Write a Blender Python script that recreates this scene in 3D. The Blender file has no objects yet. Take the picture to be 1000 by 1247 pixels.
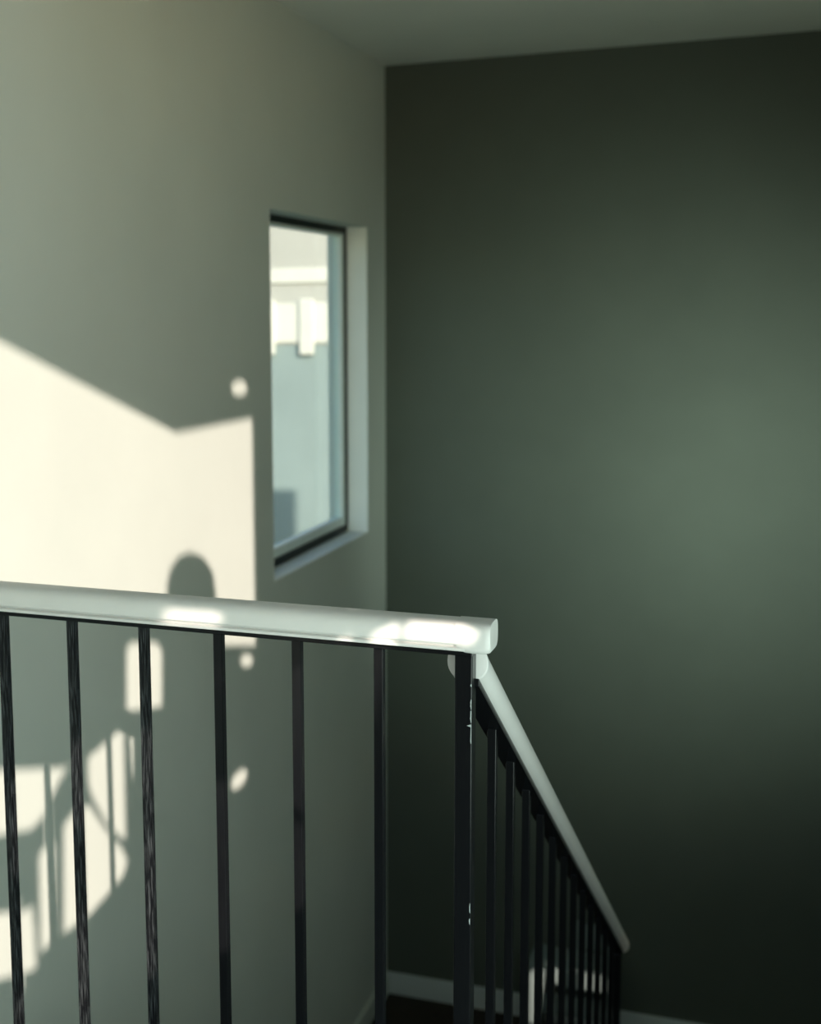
import bpy, bmesh, math, random
from mathutils import Vector, Matrix
from mathutils.geometry import delaunay_2d_cdt

S = bpy.context.scene
COL = S.collection
random.seed(7)

# ------------------------------------------------------------------ camera
CAM_LOC = Vector((0.4153, -1.8278, 1.4279))
CR = Vector((0.9327, 0.3605, -0.0133)).normalized()
CF = Vector((-0.3592, 0.9245, -0.1278)).normalized()
CU = CR.cross(CF).normalized()
FPX, PX, PY = 1635.85, 327.72, 594.15           # focal length and principal point, 1000 x 1247 frame
cam = bpy.data.cameras.new('camera')
cam.sensor_fit = 'HORIZONTAL'
cam.sensor_width = 36.0
cam.lens = FPX / 1000 * 36
cam.shift_x = (500 - PX) / 1000                 # a view camera with a shifted back
cam.shift_y = (PY - 623.5) / 1000
cam.clip_start = 0.05
cam.dof.use_dof = True
cam.dof.focus_distance = 1.95
cam.dof.aperture_fstop = 5.0
co = bpy.data.objects.new('camera', cam)
COL.objects.link(co)
m3 = Matrix((CR, CU, -CF)).transposed()
co.matrix_world = Matrix.Translation(CAM_LOC) @ m3.to_4x4()
S.camera = co

# ------------------------------------------------------------------ sky, sun, exposure
SUN_DIR = Vector((-1.0, 1.15, -0.592)).normalized()   # the way the light travels
w = bpy.data.worlds.new('sky')
S.world = w
w.use_nodes = True
nt = w.node_tree
nt.nodes.clear()
wo = nt.nodes.new('ShaderNodeOutputWorld')
bg = nt.nodes.new('ShaderNodeBackground')
sk = nt.nodes.new('ShaderNodeTexSky')
sk.sky_type = 'NISHITA'
sk.sun_disc = False
sk.sun_elevation = math.asin(-SUN_DIR.z)
sk.sun_rotation = math.atan2(-SUN_DIR.x, -SUN_DIR.y)
sk.air_density = 1.0
sk.dust_density = 0.6
nt.links.new(sk.outputs[0], bg.inputs[0])
bg.inputs[1].default_value = 0.28
nt.links.new(bg.outputs[0], wo.inputs[0])

sun = bpy.data.lights.new('sun', 'SUN')
sun.energy = 6.35
sun.angle = math.radians(0.55)
sun.color = (1.0, 0.86, 0.745)
so = bpy.data.objects.new('sun', sun)
so.rotation_euler = SUN_DIR.to_track_quat('-Z', 'Y').to_euler()
so.location = (6, -5, 5)
COL.objects.link(so)

def area_fill(name, loc, rot, sx, sy, power, col, spread=180):
    l = bpy.data.lights.new(name, 'AREA')
    l.shape = 'RECTANGLE'
    l.size, l.size_y = sx, sy
    l.energy = power
    l.color = col
    l.spread = math.radians(spread)
    o = bpy.data.objects.new(name, l)
    o.location = loc
    o.rotation_euler = rot
    COL.objects.link(o)
# daylight lamps added to brighten: in the rear opening, against the right wall
# and a narrowed beam for the glow on the dark wall, all outside the frame
area_fill('hall_fill', (-0.15, -4.02, 1.45), (math.radians(90), 0, 0), 1.5, 1.3, 2, (0.80, 1.0, 0.98))
area_fill('right_fill', (0.845, -1.0, 0.55), (0, math.radians(90), 0), 0.8, 1.4, 24, (0.80, 1.0, 0.91))
area_fill('dark_wall_fill', (0.80, 1.25, 0.78), Vector((-0.27, 1.0, 0.0)).to_track_quat('-Z', 'Y').to_euler(), 0.5, 0.6, 10.8, (0.82, 1.0, 0.84), 66)

vs = S.view_settings
vs.view_transform = 'Standard'
vs.look = 'None'
vs.exposure = 0.0
vs.gamma = 1.0
vs.use_curve_mapping = False

# ------------------------------------------------------------------ materials
def mat(name, col, rough=0.6, spec=0.4, noise=0.0, nscale=6.0, bump=0.0, bscale=180.0, metal=0.0, coat=0.0):
    m = bpy.data.materials.new(name)
    m.use_nodes = True
    n, l = m.node_tree.nodes, m.node_tree.links
    b = n['Principled BSDF']
    b.inputs['Base Color'].default_value = (*col, 1)
    b.inputs['Roughness'].default_value = rough
    b.inputs['Specular IOR Level'].default_value = spec
    b.inputs['Metallic'].default_value = metal
    b.inputs['Coat Weight'].default_value = coat
    tc = n.new('ShaderNodeTexCoord')
    if noise:
        t = n.new('ShaderNodeTexNoise')
        t.inputs['Scale'].default_value = nscale
        t.inputs['Detail'].default_value = 5
        l.new(tc.outputs['Object'], t.inputs['Vector'])
        r = n.new('ShaderNodeValToRGB')
        r.color_ramp.elements[0].position = 0.3
        r.color_ramp.elements[1].position = 0.7
        r.color_ramp.elements[0].color = (*[c * (1 - noise) for c in col], 1)
        r.color_ramp.elements[1].color = (*[min(1, c * (1 + noise)) for c in col], 1)
        l.new(t.outputs['Fac'], r.inputs['Fac'])
        l.new(r.outputs['Color'], b.inputs['Base Color'])
    if bump:
        t2 = n.new('ShaderNodeTexNoise')
        t2.inputs['Scale'].default_value = bscale
        t2.inputs['Detail'].default_value = 3
        l.new(tc.outputs['Object'], t2.inputs['Vector'])
        bp = n.new('ShaderNodeBump')
        bp.inputs['Strength'].default_value = bump
        bp.inputs['Distance'].default_value = 0.002
        l.new(t2.outputs['Fac'], bp.inputs['Height'])
        l.new(bp.outputs['Normal'], b.inputs['Normal'])
    return m

M_WALL = mat('light_wall_paint', (0.66, 0.70, 0.65), 0.75, 0.2, 0.025, 3, 0.15)
M_DARK = mat('dark_green_grey_paint', (0.094, 0.110, 0.092), 0.7, 0.25, 0.04, 4, 0.15)
M_CEIL = mat('ceiling_paint', (0.84, 0.86, 0.80), 0.85, 0.2, 0.02, 3, 0.1)
M_BASE = mat('pale_trim_paint', (0.62, 0.68, 0.68), 0.5, 0.4, 0.03, 8)
M_FLOOR = mat('dark_floor', (0.035, 0.028, 0.022), 0.8, 0.2, 0.3, 60, 0.4, 300)
M_TREAD = mat('dark_tread', (0.03, 0.026, 0.024), 0.7, 0.2, 0.3, 50, 0.3)
M_RAILW = mat('white_handrail_paint', (0.77, 0.765, 0.75), 0.42, 0.45, 0.025, 14, 0.05, 120)
M_LINING = mat('daylit_reveal_white', (0.93, 0.95, 0.90), 0.5, 0.4, 0.02, 10)  # added lining, whitened to stand in for outside light on the reveal
M_FRAMED = mat('dark_window_gasket', (0.012, 0.018, 0.016), 0.5, 0.3, 0.15, 20)
M_SASH = mat('pale_sash', (0.86, 0.93, 0.89), 0.4, 0.4, 0.03, 12)
M_STOOL = mat('grey_stool_paint', (0.20, 0.25, 0.245), 0.5, 0.4, 0.04, 12)
M_PANEL = mat('sun_mask_board', (0.60, 0.60, 0.55), 0.8, 0.2, 0.04, 5)

def black_paint(name, dust):
    m = mat(name, (0.006, 0.0066, 0.008), 0.20, 0.20, 0.0, 5, 0.05, 60)
    n, l = m.node_tree.nodes, m.node_tree.links
    b = n['Principled BSDF']
    tc = n.new('ShaderNodeTexCoord')
    mp = n.new('ShaderNodeMapping')
    mp.inputs['Scale'].default_value = (520, 520, 30)
    l.new(tc.outputs['Object'], mp.inputs['Vector'])
    t = n.new('ShaderNodeTexNoise')
    t.inputs['Scale'].default_value = 1.0
    t.inputs['Detail'].default_value = 6
    l.new(mp.outputs['Vector'], t.inputs['Vector'])
    r = n.new('ShaderNodeValToRGB')                 # fine dusty scuffs in the paint
    r.color_ramp.elements[0].position = 0.48
    r.color_ramp.elements[0].color = (0.006, 0.0066, 0.008, 1)
    r.color_ramp.elements[1].position = 0.78
    r.color_ramp.elements[1].color = (0.95 * dust, 1.05 * dust, 1.12 * dust, 1)
    l.new(t.outputs['Fac'], r.inputs['Fac'])
    l.new(r.outputs['Color'], b.inputs['Base Color'])
    return m
M_BLACK = black_paint('black_gloss_paint', 0.009)
M_DUSTY_LIT = black_paint('dusty_sunlit_black_paint', 0.085)  # real dust, raised so the colour carries sunlight on the left balusters
M_CHIP = mat('bare_primer_chip', (0.50, 0.55, 0.55), 0.6, 0.3, 0.2, 300)

def glass_mat():
    m = bpy.data.materials.new('hazy_window_glass')
    m.use_nodes = True
    n, l = m.node_tree.nodes, m.node_tree.links
    n.clear()
    o = n.new('ShaderNodeOutputMaterial')
    tr = n.new('ShaderNodeBsdfTransparent')
    tr.inputs[0].default_value = (0.88, 0.94, 0.92, 1)
    gl = n.new('ShaderNodeBsdfGlossy')
    gl.inputs['Roughness'].default_value = 0.03
    gl.inputs['Color'].default_value = (0.9, 0.95, 0.93, 1)
    mx = n.new('ShaderNodeMixShader')
    mx.inputs[0].default_value = 0.07
    l.new(tr.outputs[0], mx.inputs[1])
    l.new(gl.outputs[0], mx.inputs[2])
    l.new(mx.outputs[0], o.inputs[0])
    return m
M_GLASS = glass_mat()

# ------------------------------------------------------------------ helpers
def add_box(bm, a, b, mtx=None):
    x0, y0, z0 = a
    x1, y1, z1 = b
    v = [Vector(p) for p in ((x0, y0, z0), (x1, y0, z0), (x1, y1, z0), (x0, y1, z0),
                             (x0, y0, z1), (x1, y0, z1), (x1, y1, z1), (x0, y1, z1))]
    if mtx:
        v = [mtx @ p for p in v]
    v = [bm.verts.new(p) for p in v]
    for q in ((3, 2, 1, 0), (4, 5, 6, 7), (0, 1, 5, 4), (1, 2, 6, 5), (2, 3, 7, 6), (3, 0, 4, 7)):
        bm.faces.new([v[i] for i in q])

def sweep(bm, prof, stations, close=True):
    """prof: list of (a, b); stations: list of functions (a, b) -> Vector. Makes a capped extrusion."""
    rings = [[bm.verts.new(st(a, b)) for a, b in prof] for st in stations]
    n = len(prof)
    for r0, r1 in zip(rings, rings[1:]):
        for i in range(n):
            bm.faces.new((r0[i], r0[(i + 1) % n], r1[(i + 1) % n], r1[i]))
    bm.faces.new(rings[0][::-1])
    bm.faces.new(rings[-1])

def obj(name, bm, m, parent=None, bevel=0.0, seg=2, smooth=False):
    bmesh.ops.recalc_face_normals(bm, faces=bm.faces)
    me = bpy.data.meshes.new(name)
    bm.to_mesh(me)
    bm.free()
    me.materials.append(m)
    o = bpy.data.objects.new(name, me)
    COL.objects.link(o)
    if parent:
        o.parent = parent
    if bevel:
        md = o.modifiers.new('bevel', 'BEVEL')
        md.width = bevel
        md.segments = seg
        md.limit_method = 'ANGLE'
        md.angle_limit = math.radians(50)
    if smooth:
        for p in me.polygons:
            p.use_smooth = True
        es = o.modifiers.new('split', 'EDGE_SPLIT')
        es.split_angle = math.radians(42)
    return o

def boxes(name, lst, m, parent=None, bevel=0.0, mtx=None):
    bm = bmesh.new()
    for a, b in lst:
        add_box(bm, a, b, mtx)
    return obj(name, bm, m, parent, bevel)

def struct(o):
    o['kind'] = 'structure'
    return o

def empty(name, loc=(0, 0, 0)):
    o = bpy.data.objects.new(name, None)
    o.empty_display_size = 0.1
    o.location = loc
    COL.objects.link(o)
    return o

def thing(o, label, cat, group=None):
    o['label'] = label
    o['category'] = cat
    if group:
        o['group'] = group
    return o

# ------------------------------------------------------------------ room
XL, XR = -1.10, 0.85            # side walls
YB, YF = -4.0, 3.38             # wall behind the camera, dark wall
ZC = 2.384                      # ceiling
ZH = 2.95                       # unseen hall ceiling, raised so the sun clears it
ZL = -1.438                     # half landing
ZLOW = -2.88                    # floor below
T = 0.16
# window opening in the left wall
WY0, WY1, WZ0, WZ1 = 2.105, 3.135, 0.580, 1.753

struct(boxes('wall_left', [
    ((XL - T, YB - T, ZLOW), (XL, 0.9, ZH)),
    ((XL - T, 0.9, ZLOW), (XL, WY0, ZC)),
    ((XL - T, WY1, ZLOW), (XL, YF, ZC)),
    ((XL - T, WY0, ZLOW), (XL, WY1, WZ0)),
    ((XL - T, WY0, WZ1), (XL, WY1, ZC))], M_WALL))
struct(boxes('wall_far', [((XL - T, YF, ZLOW), (XR + T, YF + T, ZC))], M_DARK))
# right wall: window toward the sun, low opening added to light the stool
RY0, RY1, RZ0, RZ1 = -3.2, 0.30, 0.60, 2.85
struct(boxes('wall_right', [
    ((XR, YB - T, ZLOW), (XR + T, RY0, ZH)),
    ((XR, RY1, ZLOW), (XR + T, 0.9, ZH)),
    ((XR, 0.9, ZLOW), (XR + T, 1.25, ZC)),
    ((XR, 1.25, ZLOW), (XR + T, 2.05, -0.78)),
    ((XR, 1.25, -0.15), (XR + T, 2.05, ZC)),
    ((XR, 2.05, ZLOW), (XR + T, YF, ZC)),
    ((XR, RY0, ZLOW), (XR + T, RY1, RZ0)),
    ((XR, RY0, RZ1), (XR + T, RY1, ZH))], M_WALL))
# wall behind the camera, with an unglazed opening for the added fill lamp
struct(boxes('wall_rear', [
    ((XL, YB - T, ZLOW), (-0.95, YB, ZH)),
    ((0.65, YB - T, ZLOW), (XR, YB, ZH)),
    ((-0.95, YB - T, ZLOW), (0.65, YB, 0.75)),
    ((-0.95, YB - T, 2.15), (0.65, YB, ZH))], M_WALL))
struct(boxes('ceiling', [((XL - T, 0.9, ZC), (XR + T, YF + T, ZC + 0.2)),
                         ((XL - T, YB - T, ZH), (XR + T, 0.9, ZH + 0.2))], M_CEIL))
struct(boxes('floor', [((XL, YB, -0.22), (XR, 0.045, 0.0))], M_FLOOR))
struct(boxes('floor_landing', [((XL, 2.17, ZL - 0.2), (XR, YF, ZL))], M_FLOOR))
struct(boxes('floor_lower', [((XL, YB, ZLOW - 0.2), (XR, YF, ZLOW))], M_FLOOR))
struct(boxes('baseboard_far', [((XL, YF - 0.016, ZL), (XR, YF, ZL + 0.094))], M_BASE, bevel=0.003))
struct(boxes('baseboard_left', [((XL, 2.17, ZL), (XL + 0.014, YF - 0.016, ZL + 0.094))], M_WALL, bevel=0.003))

# ------------------------------------------------------------------ left window
win = empty('window_1', (XL - 0.08, (WY0 + WY1) / 2, WZ0))
struct(win)
def wpart(name, lst, m, bevel=0.0):
    o = boxes(name, lst, m, win, bevel)
    o.matrix_parent_inverse = Matrix.Translation(-win.location)
    return o
xa, xb = XL - 0.125, XL - 0.08
g = 0.016
lt = 0.005
wpart('daylit_lining', [((XL - 0.08, WY1 - lt, WZ0), (XL - 0.0005, WY1, WZ1)), ((XL - 0.08, WY0, WZ0), (XL - 0.0005, WY1 - lt, WZ0 + lt)),
                        ((XL - 0.08, WY0, WZ0 + lt), (XL - 0.0005, WY0 + lt, WZ1))], M_LINING)
wpart('window_frame', [((xa, WY0, WZ1 - 0.022), (xb, WY1, WZ1)), ((xa, WY0, WZ0), (xb, WY1, WZ0 + 0.030)),
                       ((xa, WY1 - g, WZ0 + 0.030), (xb, WY1, WZ1 - 0.022)), ((xa, WY0, WZ0 + 0.030), (xb, WY0 + g, WZ1 - 0.022))], M_FRAMED)
s0, s1 = WZ0 + 0.030, WZ1 - 0.022
xs0, xs1 = XL - 0.120, XL - 0.088
wpart('sash', [((xs0, WY0 + g, s1 - 0.012), (xs1, WY1 - g, s1)), ((xs0, WY0 + g, s0), (xs1, WY1 - g, s0 + 0.035)),
               ((xs0, WY1 - g - 0.034, s0 + 0.035), (xs1, WY1 - g, s1 - 0.012)), ((xs0, WY0 + g, s0 + 0.035), (xs1, WY0 + g + 0.05, s1 - 0.012))], M_SASH, 0.003)
wpart('pane', [((XL - 0.108, WY0 + g + 0.05, s0 + 0.035), (XL - 0.102, WY1 - g - 0.034, s1 - 0.012))], M_GLASS)

# ------------------------------------------------------------------ unseen boards added to shape the sunlight
def cray(u, v):
    return CR * ((u - PX) / FPX) - CU * ((v - PY) / FPX) + CF
def hit(u, v, axis, val):
    d = cray(u, v)
    return CAM_LOC + d * ((val - CAM_LOC[axis]) / d[axis])
XP = XR + 0.07
def to_board(p):
    t = (XP - p.x) / SUN_DIR.x
    q = p + SUN_DIR * t
    return (q.y, q.z)
def on_wall(pts):
    return [to_board(hit(u, v, 0, XL)) for u, v in pts]
def on_rail(pts, yp):
    return [to_board(hit(u, v, 1, yp)) for u, v in pts]
def circ(u, v, r, r2=None, n=12):
    r2 = r2 or r
    return [(u + r * math.cos(2 * math.pi * i / n), v + r2 * math.sin(2 * math.pi * i / n)) for i in range(n)]

HOLES = [
    on_wall([(-70, 377), (14, 422), (213, 526), (307, 508), (311, 786), (262, 786), (262, 722), (258, 695), (247, 678),
             (232, 672), (218, 677), (207, 693), (203, 715), (203, 756), (14, 738), (-70, 730)]),
    on_wall(circ(291, 472, 10)),
    on_wall(circ(300, 804, 8)),
    on_wall([(280, 958), (283, 946), (292, 937), (300, 937), (301, 944), (296, 955), (287, 962)]),
    on_wall([(153, 788), (160, 782), (190, 782), (197, 792), (197, 860), (153, 866)]),
    on_wall([(-10, 938), (38, 936), (75, 935), (86, 926), (70, 955), (50, 997), (38, 1010), (-10, 1018)]),
    on_wall([(106, 922), (150, 884), (153, 1024), (130, 1005), (110, 968), (106, 950)]),
    on_wall([(157, 888), (169, 882), (167, 920), (162, 960)]),
    on_wall([(76, 1005), (92, 984), (108, 980), (128, 1010), (150, 1036), (155, 1050), (150, 1066), (110, 1113), (76, 1138)]),
    on_wall([(46, 1040), (56, 1028), (66, 1026), (66, 1142), (48, 1163)]),
    on_wall([(-10, 1112), (28, 1110), (38, 1100), (42, 1130), (44, 1180), (30, 1184), (-10, 1195)]),
    on_rail([(196, 742), (262, 746), (270, 752), (268, 762), (196, 758)], -0.029),
    on_rail([(486, 769), (498, 754), (568, 757), (582, 772), (574, 786), (492, 780)], -0.029),
    on_rail([(10, 952), (30, 945), (34, 1062), (14, 1070)], -0.0072),
    on_rail([(16, 1215), (40, 1185), (44, 1260), (16, 1260)], -0.0072),
    on_rail([(88, 984), (102, 984), (103, 998), (89, 998)], -0.0072),
    on_rail([(90, 1100), (106, 1112), (112, 1260), (94, 1260)], -0.0072),
    on_rail([(171, 950), (185, 944), (192, 1144), (177, 1158)], -0.0072),
    on_rail([(262, 816), (272, 816), (272, 838), (263, 838)], -0.0072),
]
def inside(p, poly):
    c = False
    for (x0, y0), (x1, y1) in zip(poly, poly[1:] + poly[:1]):
        if (y0 > p[1]) != (y1 > p[1]) and p[0] < (x1 - x0) * (p[1] - y0) / (y1 - y0) + x0:
            c = not c
    return c
def board(name, y0, y1, z0, z1, holes):
    holes = [[(min(max(a, y0 + 0.01), y1 - 0.01), min(max(b, z0 + 0.01), z1 - 0.005)) for a, b in h] for h in holes]
    vs_, es = [], []
    for h in [[(y0, z0), (y1, z0), (y1, z1), (y0, z1)]] + holes:
        k = len(vs_)
        vs_ += [Vector(p) for p in h]
        es += [(k + i, k + (i + 1) % len(h)) for i in range(len(h))]
    v2, _, f2 = delaunay_2d_cdt(vs_, es, [], 0, 1e-5)[:3]
    bm = bmesh.new()
    bv = [bm.verts.new((XP, p[0], p[1])) for p in v2]
    for f in f2:
        c = sum((v2[i] for i in f), Vector((0, 0))) / len(f)
        if not any(inside(c, h) for h in holes):
            bm.faces.new([bv[i] for i in f])
    ret = bmesh.ops.extrude_face_region(bm, geom=list(bm.faces))
    for v in ret['geom']:
        if isinstance(v, bmesh.types.BMVert):
            v.co.x += 0.006
    struct(obj(name, bm, M_PANEL))
board('sun_mask_main', RY0, RY1, RZ0, RZ1, HOLES)  # unseen board, holes shaped to cast the sun patches
STOOL_Y = 3.14
board('sun_mask_stool', 1.25, 2.05, -0.78, -0.15, [  # unseen board added so sun strikes parts of the stool
    on_rail([(643, 1187), (648, 1180), (663, 1180), (663, 1200), (655, 1245), (643, 1245)], STOOL_Y),
    on_rail([(670, 1174), (680, 1175), (680, 1198), (670, 1196)], STOOL_Y),
    on_rail([(704, 1182), (738, 1187), (738, 1209), (704, 1204)], STOOL_Y)])

# ------------------------------------------------------------------ staircase
st = thing(empty('staircase', (0.42, 1.1, ZL)), 'dark staircase running down to the half landing beside the sloped handrail', 'stairs')
RISE = -ZL / 8
RUN = 0.268
def spart(name, lst, m):
    o = boxes(name, lst, m, st, 0.004)
    o.matrix_parent_inverse = Matrix.Translation(-st.location)
    return o
for k in range(7):
    y0 = 0.045 + 0.22 + RUN * k
    z = -RISE * (k + 1)
    spart('tread', [((0.05, y0 - 0.25, z - 0.03), (XR - 0.004, y0 + RUN - 0.22, z))], M_TREAD)
    spart('riser', [((0.05, y0 - 0.22, z), (XR - 0.004, y0 - 0.20, z + RISE - 0.03))], M_TREAD)
for k in range(7):
    y1 = 2.17 - RUN * k
    z = ZL - RISE * (k + 1)
    spart('tread', [((XL + 0.004, y1 - RUN, z - 0.03), (-0.05, y1 + 0.02, z))], M_TREAD)
    spart('riser', [((XL + 0.004, y1 - 0.02, z), (-0.05, y1, z + RISE - 0.03))], M_TREAD)

# ------------------------------------------------------------------ railing
rl = thing(empty('stair_railing', (0, 0, 0)),
           'black metal railing with pale handrail, level in front and sloping down the stairs', 'railing')
# moulded handrail section: a = across, b = up from the underside
def rail_profile(hw=0.029, h=0.042):
    P = [(-hw * 0.80, 0.0), (-hw * 0.93, 0.0012), (-hw * 0.93, 0.0050), (-hw * 0.72, 0.0065), (-hw * 0.80, 0.0085)]
    arc = []
    for i in range(15):                                    # full rounded top
        a = math.pi * (1.0 - i / 14)
        c, s = math.cos(a), math.sin(a)
        arc.append((hw * math.copysign(abs(c) ** 0.62, c), 0.017 + (h - 0.017) * abs(s) ** 0.72))
    left = P + [(-hw * 0.97, 0.0115)] + arc
    right = [(-a, b) for a, b in P[::-1]]
    return left + [(hw * 0.97, 0.0115)] + right
PR = rail_profile()
TILT = -0.0085                                             # the level rail climbs a little to the left
Z0 = 0.9575
def lvl(x):
    return lambda a, b: Vector((x, a, Z0 + b + TILT * x))
bm = bmesh.new()
sweep(bm, PR, [lvl(XL + 0.01), lvl(0.004)])
hr = obj('handrail', bm, M_RAILW, rl, smooth=True)
hr['label'] = 'pale painted level handrail'
# end cap of the level rail: slightly fuller block with a rounded lower corner
CP = []
for i in range(28):
    a = 2 * math.pi * i / 28
    c, s = math.cos(a), math.sin(a)
    CP.append((0.0294 * math.copysign(abs(c) ** 0.5, c), 0.0192 + 0.0232 * math.copysign(abs(s) ** 0.6, s)))
bm = bmesh.new()
def cap(x, k, kz):
    return lambda a, b: Vector((x, a * k, Z0 + TILT * x + (b - 0.0424) * kz + 0.0422))
sweep(bm, CP, [cap(-0.010, 0.93, 0.84), cap(-0.004, 0.97, 0.94), cap(0.004, 0.985, 0.985), cap(0.014, 0.99, 1.0), cap(0.032, 1.0, 0.99), cap(0.0375, 0.97, 0.95), cap(0.0405, 0.90, 0.87)])
obj('end_cap', bm, M_RAILW, hr, smooth=True)
# flat bar under it
bm = bmesh.new()
sweep(bm, [(-0.016, -0.0085), (0.016, -0.0085), (0.016, 0.0), (-0.016, 0.0)], [lvl(XL + 0.01), lvl(0.0127)])
obj('flat_bar', bm, M_BLACK, rl, bevel=0.001)

# sloped rail
SL = -0.6705
cs = 1 / math.sqrt(1 + SL * SL)
def slo(y, zb=0.9190):
    # section kept square to the slope
    return lambda a, b: Vector((a, y + b * (-SL) * cs, zb + SL * y + b * cs))
def slo_plumb(y, zb=0.9190):
    return lambda a, b: Vector((a, y, zb + SL * y + b / cs))
bm = bmesh.new()
def oval(hw, cz, hz, e, flat=-1.0, n=32):
    P = []
    for i in range(n):
        a = 2 * math.pi * i / n
        c, s_ = math.cos(a), math.sin(a)
        P.append((hw * math.copysign(abs(c) ** e, c), max(cz + hz * math.copysign(abs(s_) ** e, s_), flat)))
    return P
PS = oval(0.029, 0.0205, 0.0222, 0.86, 0.0004)
sweep(bm, PS, [slo_plumb(0.020), slo_plumb(2.035)])
hs = obj('handrail', bm, M_RAILW, rl, smooth=True)
hs['label'] = 'pale painted sloped handrail'
CE = oval(0.0297, 0.0200, 0.0228, 0.88)
for ya, yb_ in ((0.0135, 0.0215), (2.033, 2.047)):
    bm = bmesh.new()
    sweep(bm, CE, [slo_plumb(ya), slo_plumb(yb_)])
    obj('end_cap', bm, M_RAILW, hs, bevel=0.002, smooth=True)
bm = bmesh.new()
sweep(bm, [(-0.017, -0.010), (0.017, -0.010), (0.017, 0.0), (-0.017, 0.0)], [slo_plumb(0.0127), slo_plumb(2.0)])
obj('flat_bar', bm, M_BLACK, rl, bevel=0.001)

# posts and balusters
def post(x, y, z0, z1, h=0.0127):
    return boxes('post', [((x - h, y - h, z0), (x + h, y + h, z1))], M_BLACK, rl, 0.0018)
near_post = post(0.0, 0.0, -0.25, 0.9495)
post(0.0, 1.995, ZL, 0.919 + SL * 1.995 - 0.012)
hb = 0.0071
def baluster(x, y, z0, z1, top_slope=0.0, m=None):
    bm = bmesh.new()
    add_box(bm, (-hb, -hb, 0), (hb, hb, z1 - z0))
    if top_slope:
        for v in bm.verts:
            if v.co.z > 0.1:
                v.co.z += top_slope * v.co.y
    o = obj('baluster', bm, m or M_BLACK, rl, 0.0012)
    o.location = (x, y, z0)
    return o
SPC = 0.1265
for k in range(1, 9):
    x = -SPC * k
    if x < XL + 0.03:
        break
    baluster(x, 0.0, 0.05, Z0 - 0.0085 + TILT * x, m=M_DUSTY_LIT if k >= 4 else M_BLACK)
for k in range(12):
    y = 0.192 + 0.151 * k
    zt = 0.919 + SL * y - 0.0118
    baluster(0.0, y, zt - 0.80, zt, SL)
# bottom rails that carry the balusters
boxes('bottom_bar', [((XL + 0.01, -0.016, 0.041), (0.0, 0.016, 0.05))], M_BLACK, rl)
bm = bmesh.new()
sweep(bm, [(-0.016, -0.008), (0.016, -0.008), (0.016, 0.0), (-0.016, 0.0)],
      [slo_plumb(0.0127, 0.919 - 0.8118), slo_plumb(1.985, 0.919 - 0.8118)])
obj('bottom_bar', bm, M_BLACK, rl)
# paint chips on the right edge of the near post
for z0, z1, wd in ((0.872, 0.887, 0.0016), (0.853, 0.870, 0.0022), (0.846, 0.850, 0.0045), (0.822, 0.846, 0.0012), (0.905, 0.909, 0.0015), (0.57, 0.585, 0.0012), (0.553, 0.562, 0.0016)):
    bm = bmesh.new()
    n = 6
    z = [z0 + (z1 - z0) * i / n for i in range(n + 1)]
    L = [bm.verts.new((0.0114 - wd * random.uniform(0.3, 1.0) * (0.4 + math.sin(math.pi * i / n)), -0.01278, z[i])) for i in range(n + 1)]
    R_ = [bm.verts.new((0.0116, -0.01278, z[i])) for i in range(n + 1)]
    for i in range(n):
        bm.faces.new((L[i], R_[i], R_[i + 1], L[i + 1]))
    ch = obj('paint_chip', bm, M_CHIP, near_post)
    ch.modifiers.new('solid', 'SOLIDIFY').thickness = 0.0002

# ------------------------------------------------------------------ stool on the landing
STX, STY = -0.30, 3.22
stl = thing(empty('step_stool', (STX, STY, ZL)), 'small grey slatted stool on the dark landing, seen between the sloping balusters', 'stool')
def stp(name, lst):
    o = boxes(name, lst, M_STOOL, stl, 0.003)
    o.matrix_parent_inverse = Matrix.Translation(-stl.location)
    return o
ya, yb = STOOL_Y, 3.34
def side_board(x0, x1, tp):
    bm = bmesh.new()
    v = [bm.verts.new(p) for p in ((x0, ya, ZL), (x1 - tp, ya, ZL), (x1 - tp, yb, ZL), (x0, yb, ZL),
                                   (x0, ya, -1.095), (x1, ya, -1.095), (x1, yb, -1.095), (x0, yb, -1.095))]
    for q in ((3, 2, 1, 0), (4, 5, 6, 7), (0, 1, 5, 4), (1, 2, 6, 5), (2, 3, 7, 6), (3, 0, 4, 7)):
        bm.faces.new([v[i] for i in q])
    o = obj('side_board', bm, M_STOOL, stl, 0.003)
    o.matrix_parent_inverse = Matrix.Translation(-stl.location)
side_board(-0.467, -0.390, 0.035)
side_board(-0.165, -0.140, 0.0)
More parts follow.
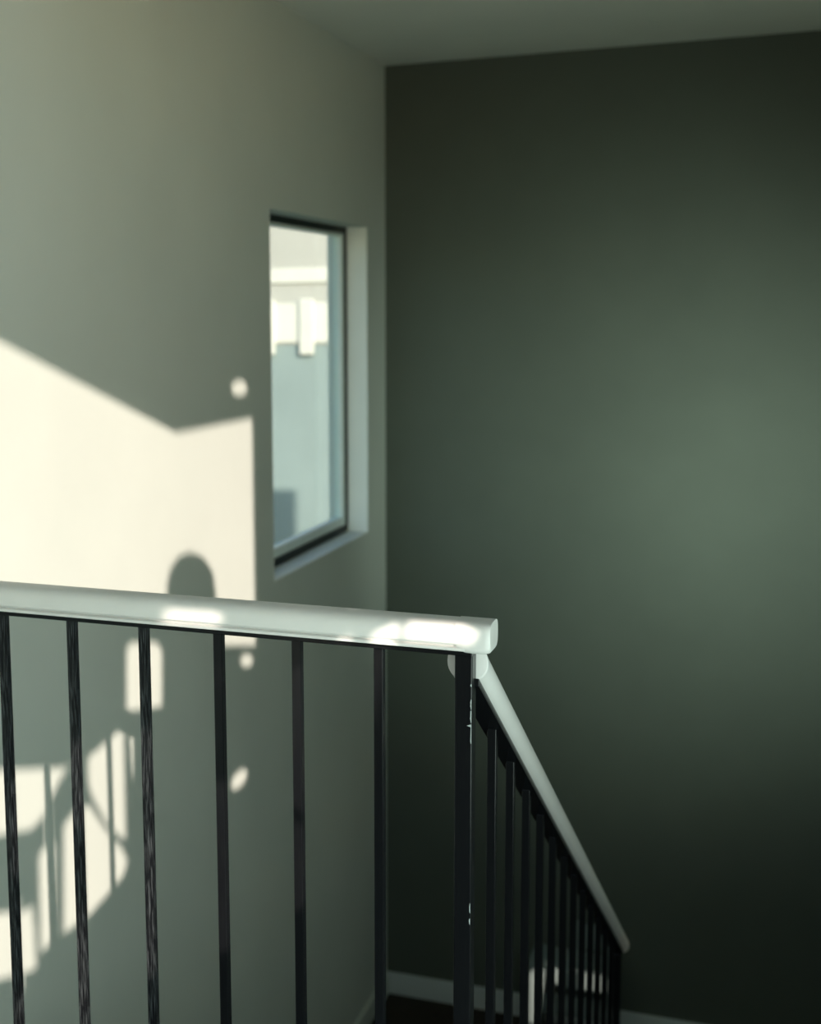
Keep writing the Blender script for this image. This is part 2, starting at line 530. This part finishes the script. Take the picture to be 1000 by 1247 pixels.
stp('slat', [((-0.390, ya, -1.165), (-0.165, ya + 0.02, -1.095))])
stp('slat', [((-0.415, ya + 0.03, -1.30), (-0.165, ya + 0.05, -1.215))])
for k in range(3):
    stp('seat_board', [((-0.390, ya + 0.024 + 0.058 * k, -1.115), (-0.165, ya + 0.076 + 0.058 * k, -1.097))])
stp('back_post', [((-0.185, yb - 0.02, -1.115), (-0.165, yb, -0.975))])
stp('back_post', [((-0.300, yb - 0.02, -1.115), (-0.280, yb, -0.975))])
stp('back_slat', [((-0.280, yb - 0.018, -1.085), (-0.185, yb - 0.002, -0.985))])

# ------------------------------------------------------------------ outside the left window
struct(boxes('ground', [((-14, -12, -3.2), (12, 24, -3.08))], mat('yard_grass', (0.060, 0.095, 0.045), 0.9, 0.2, 0.15, 3)))
HX, HY = -3.2, 8.6
hs_ = thing(empty('neighbour_house', (HX, HY, -3.08)), 'pale house wall seen blurred through the narrow window', 'house')
M_UP = mat('cream_stucco', (0.50, 0.485, 0.45), 0.85, 0.2, 0.04, 2)
M_LO = mat('pale_blue_green_siding', (0.30, 0.365, 0.365), 0.75, 0.2, 0.05, 2)
M_TRIM = mat('bright_cream_trim', (0.74, 0.72, 0.66), 0.7, 0.2, 0.03, 4)
def hp(name, lst, m, bev=0.01):
    o = boxes(name, lst, m, hs_, bev)
    o.matrix_parent_inverse = Matrix.Translation(-hs_.location)
    return o
hp('upper_wall', [((-5.6, HY, 1.18), (-1.9, HY + 3, 3.6))], M_UP)
hp('lower_wall', [((-5.6, HY + 0.01, -3.08), (-1.9, HY + 3, 1.18))], M_LO)
hp('ledge', [((-5.6, HY - 0.025, 1.68), (-1.9, HY, 1.80))], M_TRIM)
hp('ledge', [((-5.6, HY - 0.012, 1.20), (-1.9, HY, 1.52))], M_TRIM)
for x in (-3.28, -2.93, -3.62, -2.58):
    hp('bracket', [((x - 0.06, HY - 0.045, 1.10), (x + 0.06, HY, 1.55))], M_TRIM)
hp('roof', [((-5.9, HY - 0.3, 3.6), (-1.6, HY + 3.3, 3.8))], M_UP)
